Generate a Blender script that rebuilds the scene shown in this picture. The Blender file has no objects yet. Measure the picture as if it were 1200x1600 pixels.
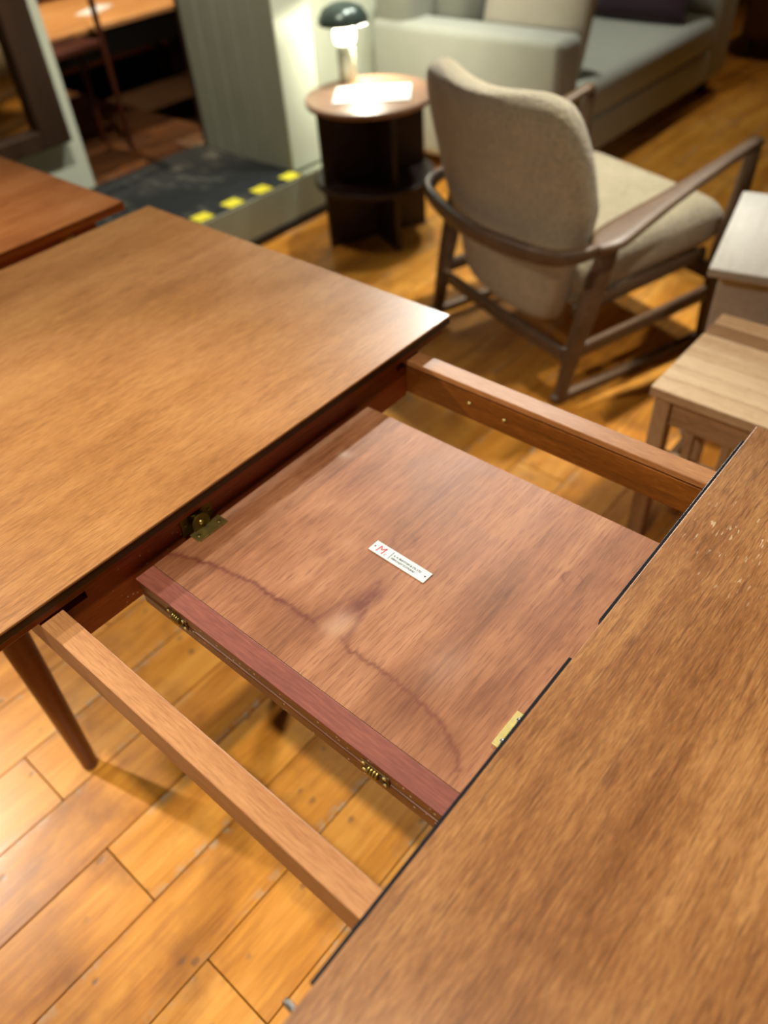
import bpy, bmesh, math, random
import numpy as np
from mathutils import Vector, Matrix
random.seed(7)
scene = bpy.context.scene
COL = scene.collection

# ---------------------------------------------------------------- camera
cam_d = bpy.data.cameras.new('camera'); cam = bpy.data.objects.new('camera', cam_d); COL.objects.link(cam)
CR = Vector((0.75852145, 0.64856984, -0.0632643))
CU = Vector((-0.41866033, 0.55941729, 0.71538509))
CF = Vector((-0.49936834, 0.51614868, -0.69586048))
CP = Vector((0.68719243, -0.05042831, 1.38799593))
m = Matrix.Identity(4)
for i in range(3):
    m[i][0] = CR[i]; m[i][1] = CU[i]; m[i][2] = -CF[i]; m[i][3] = CP[i]
cam.matrix_world = m
cam_d.sensor_fit = 'VERTICAL'; cam_d.sensor_height = 36.0; cam_d.sensor_width = 27.0
cam_d.lens = 36.0*1200.0/1600.0
cam_d.clip_start = 0.02; cam_d.clip_end = 60
cam_d.dof.use_dof = True; cam_d.dof.focus_distance = 0.87; cam_d.dof.aperture_fstop = 2.4
scene.camera = cam

# ---------------------------------------------------------------- world, exposure, lights
scene.view_settings.view_transform = 'Standard'
scene.view_settings.look = 'None'
scene.view_settings.gamma = 1.0
scene.view_settings.use_curve_mapping = False
scene.view_settings.exposure = 0.0
w = bpy.data.worlds.new('world'); scene.world = w; w.use_nodes = True
w.node_tree.nodes['Background'].inputs['Color'].default_value = (1.0, 0.93, 0.82, 1)
w.node_tree.nodes['Background'].inputs['Strength'].default_value = 0.05

def spot(name, loc, target, power, color, angle=90, blend=0.6, radius=0.05):
    d = bpy.data.lights.new(name, 'SPOT'); d.energy = power; d.color = color
    d.spot_size = math.radians(angle); d.spot_blend = blend; d.shadow_soft_size = radius
    o = bpy.data.objects.new(name, d); COL.objects.link(o); o.location = loc
    o.rotation_euler = (Vector(target)-Vector(loc)).to_track_quat('-Z', 'Y').to_euler()
    return o
WARM = (1.0, 0.80, 0.56); NEUT = (1.0, 0.90, 0.76); COOL = (1.0, 0.985, 0.90)
spot('track_light_end', (-2.22, -0.43, 2.30), (-0.40, 0.10, 0.35), 275, NEUT, 66, 0.9, 0.045)
spot('downlight_table', (0.42, -0.49, 3.30), (0.45, -0.35, 0.50), 320, NEUT, 58, 0.5, 0.045)
spot('track_light_table', (-1.75, 3.60, 2.60), (-0.05, 0.82, 0.75), 620, COOL, 27, 0.9, 0.07)
spot('fill_light_armchair', (1.45, -1.20, 2.05), (-0.47, 1.75, 0.62), 85, COOL, 17, 0.9, 0.05)  # added fill from behind the camera to brighten the chair back
spot('downlight_sofa', (-1.25, 3.40, 2.62), (-1.35, 3.1, 0.3), 115, COOL, 84, 0.8, 0.08)
spot('wall_washer', (-1.25, 2.55, 2.62), (-1.95, 2.45, 0.6), 150, COOL, 64, 0.9, 0.06)
spot('downlight_armchair', (-0.38, 2.38, 2.62), (-0.42, 1.98, 0.5), 330, COOL, 36, 0.8, 0.06)
spot('downlight_stool', (0.9, 1.9, 2.62), (0.5, 1.6, 0.4), 150, NEUT, 46, 0.8, 0.06)
spot('fill_light_doorway', (-1.25, 1.35, 2.62), (-2.4, 1.75, 0.6), 200, NEUT, 64, 0.9, 0.06)  # added spot that brightens the left wall and pilaster
spot('fill_light_sideboard', (-0.75, 4.75, 2.62), (-0.75, 5.2, 0.5), 40, WARM, 60, 0.8, 0.05)  # added spot that lifts the sideboard out of black
spot('downlight_back_room', (-3.35, 2.1, 2.62), (-3.35, 2.25, 0.0), 200, WARM, 64, 0.6, 0.05)

# ---------------------------------------------------------------- node helpers
class NT:
    def __init__(s, name):
        s.m = bpy.data.materials.new(name); s.m.use_nodes = True
        s.t = s.m.node_tree; s.b = s.t.nodes['Principled BSDF']
    def n(s, typ, **kw):
        x = s.t.nodes.new(typ)
        for k, v in kw.items(): setattr(x, k, v)
        return x
    def link(s, a, b): s.t.links.new(a, b)
    def setv(s, sock, v):
        if hasattr(v, 'is_output'): s.link(v, sock)
        elif isinstance(v, tuple) and len(v) == 3 and sock.type == 'RGBA': sock.default_value = (*v, 1)
        else: sock.default_value = v
    def math(s, op, a, b=0.0, clamp=False):
        x = s.n('ShaderNodeMath', operation=op, use_clamp=clamp); s.setv(x.inputs[0], a); s.setv(x.inputs[1], b); return x.outputs[0]
    def coord(s): return s.n('ShaderNodeTexCoord').outputs['Object']
    def rnd(s): return s.n('ShaderNodeObjectInfo').outputs['Random']
    def mapping(s, v, scale=(1,1,1), loc=(0,0,0), rot=(0,0,0)):
        x = s.n('ShaderNodeMapping'); s.link(v, x.inputs['Vector']); s.setv(x.inputs['Scale'], scale); s.setv(x.inputs['Location'], loc); s.setv(x.inputs['Rotation'], rot); return x.outputs[0]
    def noise(s, v, scale=1.0, detail=3.0, rough=0.55, w=None, dist=0.0):
        x = s.n('ShaderNodeTexNoise')
        if w is not None: x.noise_dimensions = '4D'; s.setv(x.inputs['W'], w)
        s.link(v, x.inputs['Vector']); x.inputs['Scale'].default_value = scale; x.inputs['Detail'].default_value = detail
        x.inputs['Roughness'].default_value = rough; x.inputs['Distortion'].default_value = dist
        return x.outputs['Fac']
    def ramp(s, fac, stops, interp='LINEAR'):
        x = s.n('ShaderNodeValToRGB'); x.color_ramp.interpolation = interp
        e = x.color_ramp.elements
        while len(e) < len(stops): e.new(0.5)
        for q, (p, c) in zip(e, stops): q.position = p; q.color = (*c, 1) if len(c) == 3 else c
        s.link(fac, x.inputs['Fac']); return x.outputs['Color']
    def rng(s, fac, a, b, c=0.0, d=1.0):
        x = s.n('ShaderNodeMapRange'); s.setv(x.inputs[0], fac)
        for i, v in enumerate((a, b, c, d)): x.inputs[i+1].default_value = v
        return x.outputs[0]
    def mix(s, fac, a, b, mode='MIX'):
        x = s.n('ShaderNodeMix', data_type='RGBA', blend_type=mode)
        s.setv(x.inputs['Factor'], fac); s.setv(x.inputs['A'], a); s.setv(x.inputs['B'], b)
        return x.outputs['Result']
    def bump(s, h, strength=0.2, dist=0.002):
        x = s.n('ShaderNodeBump'); x.inputs['Strength'].default_value = strength; x.inputs['Distance'].default_value = dist
        s.link(h, x.inputs['Height']); s.link(x.outputs[0], s.b.inputs['Normal'])
    def out(s, color=None, rough=None, metal=None, spec=None, coat=None, coat_rough=None):
        for k, v in (('Base Color', color), ('Roughness', rough), ('Metallic', metal), ('Specular IOR Level', spec), ('Coat Weight', coat), ('Coat Roughness', coat_rough)):
            if v is not None: s.setv(s.b.inputs[k], v)
        return s.m

def srgb(r, g, b):
    f = lambda c: (c/255/12.92) if c/255 <= 0.04045 else ((c/255+0.055)/1.055)**2.4
    return (f(r), f(g), f(b))

def wood(name, dark, mid, light, axis='y', rough=0.42, spec=0.4, pore=0.35, blotch=0.35, streak=26.0, figure=0.5, coat=0.0, flecks=None, specks=None, bump=0.08, vary=0.0):
    """grain runs along `axis` (object space)"""
    t = NT(name); c = t.coord(); r = t.math('MULTIPLY', t.rnd(), 37.0)
    def sc(a, b):
        return {'x': (b, a, a), 'y': (a, b, a), 'z': (a, a, b)}[axis]
    warp = t.noise(c, 5.0, 2.0, 0.5, r)
    cv = t.n('ShaderNodeVectorMath', operation='MULTIPLY_ADD')
    t.link(c, cv.inputs[0]); cv.inputs[1].default_value = (1, 1, 1)
    off = t.n('ShaderNodeCombineXYZ'); wv = t.math('MULTIPLY', t.math('SUBTRACT', warp, 0.5), 0.006)
    for i in range(3): t.link(wv, off.inputs[i])
    t.link(off.outputs[0], cv.inputs[2]); cw = cv.outputs[0]
    st = t.noise(t.mapping(cw, sc(streak, streak*0.05)), 1.0, 5.0, 0.62, r)
    fine = t.noise(t.mapping(cw, sc(streak*13, streak*1.35)), 1.0, 3.0, 0.6, r)
    pr = t.noise(t.mapping(c, sc(620, 30)), 1.0, 2.0, 0.55, r)
    bl = t.noise(t.mapping(c, sc(7, 3.5)), 1.0, 4.0, 0.6, r)
    f = t.math('ADD', t.math('MULTIPLY', t.math('SUBTRACT', st, 0.5), figure*2.0), t.math('MULTIPLY', t.math('SUBTRACT', fine, 0.5), 1.0))
    f = t.math('ADD', f, t.math('MULTIPLY', t.math('SUBTRACT', bl, 0.5), blotch*2.4))
    band = t.noise(t.mapping(cw, sc(11, 0.7)), 1.0, 3.0, 0.6, r)
    f = t.math('ADD', f, t.math('MULTIPLY', t.math('SUBTRACT', band, 0.5), blotch*2.0))
    f = t.math('ADD', f, t.math('ADD', 0.5, t.math('MULTIPLY', t.math('SUBTRACT', t.rnd(), 0.5), vary)))
    col = t.ramp(f, [(0.05, dark), (0.48, mid), (0.95, light)])
    pm = t.rng(pr, 0.54, 0.63, 0.0, pore)
    col = t.mix(pm, col, dark)
    if flecks is not None:      # pale scratched flecks around a point (object space), radius
        fx, fy, rad, fcol = flecks
        dist = t.n('ShaderNodeVectorMath', operation='DISTANCE'); t.link(c, dist.inputs[0]); dist.inputs[1].default_value = (fx, fy, 0.73)
        mk = t.rng(dist.outputs['Value'], rad, rad*0.3, 0.0, 1.0)
        fl = t.noise(t.mapping(c, sc(300, 55), rot=(0, 0, 0.5)), 1.0, 2.0, 0.5)
        col = t.mix(t.math('MULTIPLY', mk, t.math('MULTIPLY', t.rng(fl, 0.61, 0.65, 0.0, 0.7), t.rng(t.noise(c, 45.0, 2.0), 0.48, 0.58))), col, fcol)
    if specks is not None:      # spilt paint specks
        sp = t.n('ShaderNodeTexVoronoi'); t.link(c, sp.inputs['Vector']); sp.inputs['Scale'].default_value = 130
        g = t.noise(c, 60.0, 1.0); ds = t.n('ShaderNodeVectorMath', operation='DISTANCE'); t.link(c, ds.inputs[0]); ds.inputs[1].default_value = specks[:3]
        mk = t.math('MULTIPLY', t.rng(sp.outputs['Distance'], 0.20, 0.13), t.math('MULTIPLY', t.rng(g, 0.46, 0.52), t.rng(ds.outputs['Value'], specks[3], specks[3]*0.6)))
        col = t.mix(mk, col, (0.62, 0.50, 0.40))
    rr = t.rng(t.math('ADD', bl, t.math('MULTIPLY', pr, 0.3)), 0.3, 1.0, rough-0.07, rough+0.14)
    t.bump(t.math('SUBTRACT', t.math('MULTIPLY', fine, 0.6), pm), bump, 0.001)
    return t.out(col, rr, 0.0, spec, coat, 0.25)

def plain(name, color, rough=0.6, metal=0.0, spec=0.4, var=0.12, scale=30.0, bump=0.05, bscale=200.0):
    t = NT(name); c = t.coord()
    nz = t.noise(c, scale, 4.0, 0.6)
    col = t.mix(t.rng(nz, 0.25, 0.75), tuple(x*(1-var) for x in color), tuple(min(1, x*(1+var)) for x in color))
    if bump: t.bump(t.noise(c, bscale, 3.0), bump, 0.002)
    return t.out(col, rough, metal, spec)

def fabric(name, color, var=0.25, scale=260.0, bump=0.6, rough=0.95, sheen=0.25, bdist=0.004):
    t = NT(name); c = t.coord()
    a = t.noise(c, scale, 3.0, 0.7); b = t.noise(c, 9.0, 3.0, 0.6)
    f = t.math('ADD', t.math('MULTIPLY', a, 0.7), t.math('MULTIPLY', b, 0.3))
    col = t.mix(t.rng(f, 0.32, 0.68), tuple(x*(1-var) for x in color), tuple(min(1, x*(1+var)) for x in color))
    t.bump(a, bump, bdist)
    t.b.inputs['Sheen Weight'].default_value = sheen; t.b.inputs['Sheen Roughness'].default_value = 0.5
    return t.out(col, rough, 0.0, 0.2)

def emit(name, color, strength):
    t = NT(name); t.b.inputs['Emission Color'].default_value = (*color, 1); t.b.inputs['Emission Strength'].default_value = strength
    return t.out(color, 0.5)

# ---------------------------------------------------------------- geometry helpers
def link(o, parent=None):
    COL.objects.link(o)
    if parent is not None: o.parent = parent
    return o
def bm_obj(name, bm, mat, parent=None, smooth=False, loc=(0, 0, 0), rot=(0, 0, 0)):
    me = bpy.data.meshes.new(name); bmesh.ops.recalc_face_normals(bm, faces=bm.faces[:]); bm.to_mesh(me); bm.free()
    if smooth:
        for p in me.polygons: p.use_smooth = True
    me.materials.append(mat)
    o = bpy.data.objects.new(name, me); o.location = loc; o.rotation_euler = rot
    return link(o, parent)
def bevel_all(bm, w, seg=2):
    if w > 0: bmesh.ops.bevel(bm, geom=bm.edges[:], offset=w, segments=seg, profile=0.5, affect='EDGES')
def box_bm(x0, x1, y0, y1, z0, z1, bev=0.0, seg=2, bm=None):
    b = bm or bmesh.new()
    n = bmesh.new(); bmesh.ops.create_cube(n, size=1.0)
    for v in n.verts: v.co = Vector((x0+(v.co.x+.5)*(x1-x0), y0+(v.co.y+.5)*(y1-y0), z0+(v.co.z+.5)*(z1-z0)))
    bevel_all(n, bev, seg)
    if bm is None: b.free(); return n
    me = bpy.data.meshes.new('tmp'); n.to_mesh(me); n.free(); b.from_mesh(me); bpy.data.meshes.remove(me); return b
def box(name, x0, x1, y0, y1, z0, z1, mat, parent=None, bev=0.002, seg=2, smooth=False):
    """world coordinates; made local to an unrotated parent"""
    if parent is not None:
        l = parent['_base'] if '_base' in parent else (0, 0, 0)
        x0 -= l[0]; x1 -= l[0]; y0 -= l[1]; y1 -= l[1]; z0 -= l[2]; z1 -= l[2]
    return bm_obj(name, box_bm(x0, x1, y0, y1, z0, z1, bev, seg), mat, parent, smooth)
def thing(name, label, cat, loc=(0, 0, 0), rotz=0.0, group=None):
    o = bpy.data.objects.new(name, None); COL.objects.link(o); o.location = loc; o.rotation_euler = (0, 0, rotz)
    o.empty_display_size = 0.05
    o['label'] = label; o['category'] = cat
    if group: o['group'] = group
    BASE[o.name] = loc if rotz == 0 else (0, 0, 0)
    o['_base'] = BASE[o.name]
    return o
BASE = {}
def tag(o, label, cat, group=None):
    o['label'] = label; o['category'] = cat
    if group: o['group'] = group
    return o
def struct(o): o['kind'] = 'structure'; return o
def prism_bm(pts, a, b, axis='x', bev=0.0):
    """extrude a 2-D outline along axis from a to b. pts are the two other coordinates in xyz order"""
    bm = bmesh.new()
    def P(p, t):
        return {'x': (t, p[0], p[1]), 'y': (p[0], t, p[1]), 'z': (p[0], p[1], t)}[axis]
    va = [bm.verts.new(P(p, a)) for p in pts]; vb = [bm.verts.new(P(p, b)) for p in pts]
    bm.faces.new(va); bm.faces.new(vb[::-1])
    n = len(pts)
    for i in range(n): bm.faces.new((va[i], vb[i], vb[(i+1) % n], va[(i+1) % n]))
    bevel_all(bm, bev, 1)
    return bm
def lathe_bm(prof, seg=32, c=(0, 0, 0), axis='z'):
    bm = bmesh.new(); rings = []
    for r, z in prof:
        ring = []
        for k in range(seg):
            a = 2*math.pi*k/seg; x, y = r*math.cos(a), r*math.sin(a)
            p = {'z': (x, y, z), 'x': (z, x, y), 'y': (x, z, y)}[axis]
            ring.append(bm.verts.new((p[0]+c[0], p[1]+c[1], p[2]+c[2])))
        rings.append(ring)
    for i in range(len(rings)-1):
        for k in range(seg): bm.faces.new((rings[i][k], rings[i][(k+1) % seg], rings[i+1][(k+1) % seg], rings[i+1][k]))
    bm.faces.new(rings[0]); bm.faces.new(rings[-1])
    return bm
def catmull(pts, n):
    P = [Vector(p) for p in pts]; P = [2*P[0]-P[1]] + P + [2*P[-1]-P[-2]]; out = []
    for i in range(1, len(P)-2):
        for k in range(n):
            t = k/n
            out.append(0.5*((2*P[i])+(-P[i-1]+P[i+1])*t+(2*P[i-1]-5*P[i]+4*P[i+1]-P[i+2])*t*t+(-P[i-1]+3*P[i]-3*P[i+1]+P[i+2])*t**3))
    out.append(P[-2]); return out
def sweep_bm(pts, wid, hei, up=(0, 0, 1), n=6, power=4.0, cs=12):
    """sweep a rounded-rectangle section; wid/hei are lists per control point (full size)"""
    k = len(pts)
    cen = catmull(pts, n) if n > 1 else [Vector(p) for p in pts]
    ws = [v.x for v in catmull([(a, 0, 0) for a in wid], n)] if n > 1 else wid
    hs = [v.x for v in catmull([(a, 0, 0) for a in hei], n)] if n > 1 else hei
    bm = bmesh.new(); rings = []; upv = Vector(up)
    for i, c in enumerate(cen):
        t = (cen[min(i+1, len(cen)-1)]-cen[max(i-1, 0)]).normalized()
        s = t.cross(upv); s.normalize(); u = s.cross(t)
        ring = []
        for j in range(cs):
            a = 2*math.pi*(j+0.5)/cs; ca, sa = math.cos(a), math.sin(a); e = 2.0/power
            x = math.copysign(abs(ca)**e, ca)*ws[i]/2; y = math.copysign(abs(sa)**e, sa)*hs[i]/2
            ring.append(bm.verts.new(c+s*x+u*y))
        rings.append(ring)
    for i in range(len(rings)-1):
        for j in range(cs): bm.faces.new((rings[i][j], rings[i][(j+1) % cs], rings[i+1][(j+1) % cs], rings[i+1][j]))
    bm.faces.new(rings[0]); bm.faces.new(rings[-1])
    return bm
def shell_bm(center, thick, nu=28, nv=28, edge=5.0):
    """upholstered panel: centre surface center(u,v)->Vector, u,v in [-1,1]; fat towards the middle, rounded rim"""
    bm = bmesh.new(); F = []; B = []
    for i in range(nu+1):
        u = math.sin(math.pi/2*(-1+2*i/nu)*0.999); rf = []; rb = []
        for j in range(nv+1):
            v = math.sin(math.pi/2*(-1+2*j/nv)*0.999)
            p = center(u, v); e = 1e-3
            d = (center(min(u+e, 1), v)-center(max(u-e, -1), v)).cross(center(u, min(v+e, 1))-center(u, max(v-e, -1)))
            d.normalize()
            h = thick(u, v)*0.5*math.sqrt(max(0, (1-abs(u)**edge)))*math.sqrt(max(0, (1-abs(v)**edge)))
            rim = i in (0, nu) or j in (0, nv)
            a = bm.verts.new(p+d*h); rf.append(a); rb.append(a if rim else bm.verts.new(p-d*h))
        F.append(rf); B.append(rb)
    for i in range(nu):
        for j in range(nv):
            bm.faces.new((F[i][j], F[i+1][j], F[i+1][j+1], F[i][j+1]))
            q = (B[i][j], B[i][j+1], B[i+1][j+1], B[i+1][j])
            if len(set(q)) == 4 and not all(x in (F[i][j], F[i+1][j], F[i+1][j+1], F[i][j+1]) for x in q): bm.faces.new(q)
    return bm
def cushion_bm(w, d, h, corner=5.0, n=22, sag=0.0):
    def center(u, v):
        # square-ish with slightly pinched sides
        return Vector((w/2*u*(1-0.04*(1-v*v)*0), d/2*v, 0))
    return shell_bm(center, lambda u, v: h, n, n, corner)
def cyl_between(name, a, b, r0, r1, mat, parent, seg=20):
    a = Vector(a); b = Vector(b); d = b-a; q = d.to_track_quat('Z', 'Y').to_matrix().to_4x4()
    bm = lathe_bm([(r0*0.92, 0), (r0, 0.003), (r1, d.length-0.003), (r1*0.92, d.length)], seg)
    bmesh.ops.transform(bm, matrix=Matrix.Translation(a) @ q, verts=bm.verts[:])
    return bm_obj(name, bm, mat, parent, True)

# ---------------------------------------------------------------- materials
M = {}
M['top_left'] = wood('teak_top_faded', srgb(118, 76, 38), srgb(166, 114, 64), srgb(194, 144, 86), 'y', 0.34, 0.5, 0.5, 0.38, 42, 0.25)
M['top_right'] = wood('teak_top_worn', srgb(80, 46, 20), srgb(138, 90, 48), srgb(186, 136, 80), 'y', 0.38, 0.42, 0.5, 0.44, 52, 0.25, flecks=(0.335, 0.225, 0.115, (0.62, 0.47, 0.30)))
M['leaf_lip'] = wood('leaf_lipping', srgb(90, 44, 34), srgb(122, 64, 50), srgb(152, 88, 66), 'x', 0.5, 0.4, 0.2, 0.4, 30, 0.35)
M['leaf_edge'] = wood('leaf_edge', srgb(50, 26, 10), srgb(88, 48, 19), srgb(120, 70, 32), 'x', 0.4, 0.5, 0.3, 0.5, 60, 0.6, specks=(0.1, -0.223, 0.65, 0.30))
M['apron'] = wood('teak_apron', srgb(92, 36, 12), srgb(140, 64, 25), srgb(168, 88, 40), 'y', 0.35, 0.5, 0.2, 0.3, 30, 0.4)
M['apron_specks'] = wood('teak_apron_specked', srgb(92, 36, 12), srgb(140, 64, 25), srgb(168, 88, 40), 'y', 0.35, 0.5, 0.2, 0.3, 30, 0.4, specks=(-0.258, -0.185, 0.668, 0.075))
M['apron_x'] = wood('teak_apron_long', srgb(92, 36, 12), srgb(140, 64, 25), srgb(168, 88, 40), 'x', 0.35, 0.5, 0.2, 0.3, 30, 0.4)
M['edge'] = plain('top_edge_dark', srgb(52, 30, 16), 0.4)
M['rail'] = wood('rail_beech', srgb(128, 78, 38), srgb(168, 114, 66), srgb(194, 140, 88), 'x', 0.45, 0.4, 0.35, 0.25, 40, 0.3)
M['rail_dark'] = wood('rail_stained', srgb(62, 30, 6), srgb(108, 58, 16), srgb(150, 90, 32), 'x', 0.3, 0.5, 0.1, 0.15, 44, 0.8)
M['leg'] = wood('teak_leg', srgb(74, 28, 10), srgb(112, 50, 20), srgb(140, 70, 32), 'z', 0.38, 0.5, 0.2, 0.2, 40, 0.4)
M['brass'] = plain('old_brass', srgb(168, 150, 84), 0.35, 0.9, 0.5, 0.2, 90, 0.05)
M['brass_dark'] = plain('dark_brass', srgb(112, 98, 48), 0.42, 0.9, 0.5, 0.25, 90, 0.05)
M['brass_pale'] = plain('worn_brass', srgb(206, 190, 120), 0.45, 0.6, 0.5, 0.15, 120, 0.05)
M['hinge_old'] = plain('tarnished_hinge', srgb(78, 58, 26), 0.5, 0.7, 0.5, 0.3, 200, 0.1)
M['screw'] = plain('steel_screw', srgb(120, 118, 114), 0.4, 0.9)
M['strip'] = plain('black_edge_strip', srgb(34, 34, 38), 0.18, 0.0, 0.6, 0.1, 40, 0)
M['plate'] = plain('white_plate', srgb(204, 212, 212), 0.35, 0.0, 0.5, 0.03, 60, 0)
M['red'] = plain('red_print', srgb(204, 62, 74), 0.5, 0, 0.3, 0.05, 60, 0)
M['ink'] = plain('dark_print', srgb(64, 66, 70), 0.5, 0, 0.3, 0.05, 60, 0)
M['teak2'] = wood('teak_other_table', srgb(142, 80, 38), srgb(188, 118, 64), srgb(208, 142, 88), 'y', 0.34, 0.5, 0.25, 0.4, 18, 0.45)
M['wall'] = plain('pale_green_paint', srgb(198, 206, 186), 0.75, 0, 0.3, 0.03, 3, 0.05, 90)
M['wall_grey'] = plain('grey_green_paint', srgb(140, 144, 126), 0.6, 0, 0.35, 0.06, 5, 0.05, 90)
M['wall_dim'] = plain('plaster_paint', srgb(122, 118, 104), 0.8, 0, 0.3, 0.04, 3, 0.05, 90)
M['ceil'] = plain('ceiling_paint', srgb(140, 136, 126), 0.85, 0, 0.2, 0.03, 3, 0.0)
M['dark_frame'] = wood('dark_frame_wood', srgb(30, 20, 13), srgb(52, 35, 23), srgb(72, 50, 34), 'z', 0.45, 0.4, 0.3, 0.3, 40, 0.4)
M['mirror'] = plain('mirror_glass', srgb(170, 160, 140), 0.06, 1.0, 0.5, 0.02, 3, 0)
M['rubber'] = None
M['yellow'] = plain('yellow_tape', srgb(226, 216, 60), 0.5, 0, 0.4, 0.08, 40, 0.05)
M['riser'] = plain('step_riser_paint', srgb(150, 156, 134), 0.5, 0, 0.4, 0.06, 8, 0.05)
M['black'] = plain('black_skirting', srgb(22, 24, 24), 0.5, 0, 0.4, 0.1, 20, 0.05)
M['walnut_dark'] = wood('dark_walnut', srgb(22, 12, 9), srgb(42, 24, 18), srgb(60, 36, 26), 'x', 0.4, 0.45, 0.2, 0.3, 30, 0.4)
M['walnut_top'] = wood('side_table_top', srgb(116, 82, 62), srgb(148, 112, 88), srgb(172, 138, 112), 'x', 0.38, 0.45, 0.25, 0.3, 26, 0.4)
M['chair_wood'] = wood('smoked_oak', srgb(62, 45, 31), srgb(100, 76, 54), srgb(128, 102, 76), 'y', 0.38, 0.5, 0.4, 0.25, 46, 0.4)
M['boucle'] = fabric('beige_boucle', srgb(184, 168, 134), 0.34, 110, 1.0, 0.95, 0.5, 0.012)
M['sofa'] = fabric('sofa_linen', srgb(174, 176, 162), 0.10, 420, 0.25, 0.92, 0.2)
M['sofa_back'] = fabric('sofa_linen_grey', srgb(136, 138, 124), 0.10, 420, 0.25, 0.92, 0.2)
M['cush'] = fabric('cushion_cotton', srgb(188, 180, 160), 0.10, 420, 0.25, 0.92, 0.2)
M['purple'] = fabric('plum_velvet', srgb(62, 38, 52), 0.2, 300, 0.3, 0.9, 0.4)
M['cream'] = fabric('cream_wool', srgb(214, 208, 194), 0.08, 260, 0.3, 0.92, 0.2)
M['oak'] = wood('pale_oak', srgb(140, 104, 70), srgb(190, 154, 114), srgb(222, 194, 156), 'x', 0.5, 0.35, 0.3, 0.3, 40, 0.6, vary=0.9)
M['oak_z'] = wood('pale_oak_upright', srgb(140, 106, 72), srgb(176, 140, 102), srgb(204, 172, 134), 'z', 0.5, 0.35, 0.3, 0.3, 40, 0.5)
M['whitewash'] = wood('whitewashed_wood', srgb(176, 170, 158), srgb(206, 202, 192), srgb(224, 222, 214), 'y', 0.5, 0.4, 0.15, 0.3, 40, 0.4)
M['paper'] = plain('white_paper', srgb(238, 240, 236), 0.7, 0, 0.3, 0.02, 20, 0)
M['lamp_body'] = plain('lamp_ceramic', srgb(196, 200, 176), 0.3, 0, 0.5, 0.05, 20, 0)
M['bulb'] = emit('lit_diffuser', (1.0, 0.93, 0.74), 9.0)
M['shade'] = plain('smoked_green_metal', srgb(78, 92, 84), 0.25, 0.3, 0.5, 0.1, 20, 0)
M['ebony'] = plain('black_lacquer', srgb(18, 15, 13), 0.3, 0, 0.5, 0.2, 20, 0)
M['tan_top'] = wood('tan_table_top', srgb(170, 112, 60), srgb(206, 148, 88), srgb(226, 174, 116), 'y', 0.4, 0.4, 0.2, 0.3, 20, 0.4)
M['red_wood'] = wood('red_mahogany', srgb(40, 17, 9), srgb(70, 31, 16), srgb(96, 46, 25), 'z', 0.35, 0.5, 0.2, 0.3, 30, 0.4)
M['cab'] = wood('cabinet_walnut', srgb(54, 34, 20), srgb(86, 56, 34), srgb(112, 76, 48), 'x', 0.4, 0.45, 0.2, 0.3, 20, 0.5)

def mat_rubber():
    t = NT('black_ribbed_mat'); c = t.coord()
    a = t.noise(t.mapping(c, (9, 40, 9)), 1.0, 4.0, 0.65); b = t.noise(c, 4.0, 2.0)
    f = t.math('MULTIPLY', t.rng(a, 0.5, 0.75), t.rng(b, 0.45, 0.65))
    col = t.mix(f, srgb(26, 31, 31), srgb(112, 112, 98))
    t.bump(t.noise(c, 300, 2.0), 0.3, 0.002)
    return t.out(col, 0.65, 0, 0.4)
M['rubber'] = mat_rubber()

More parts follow.
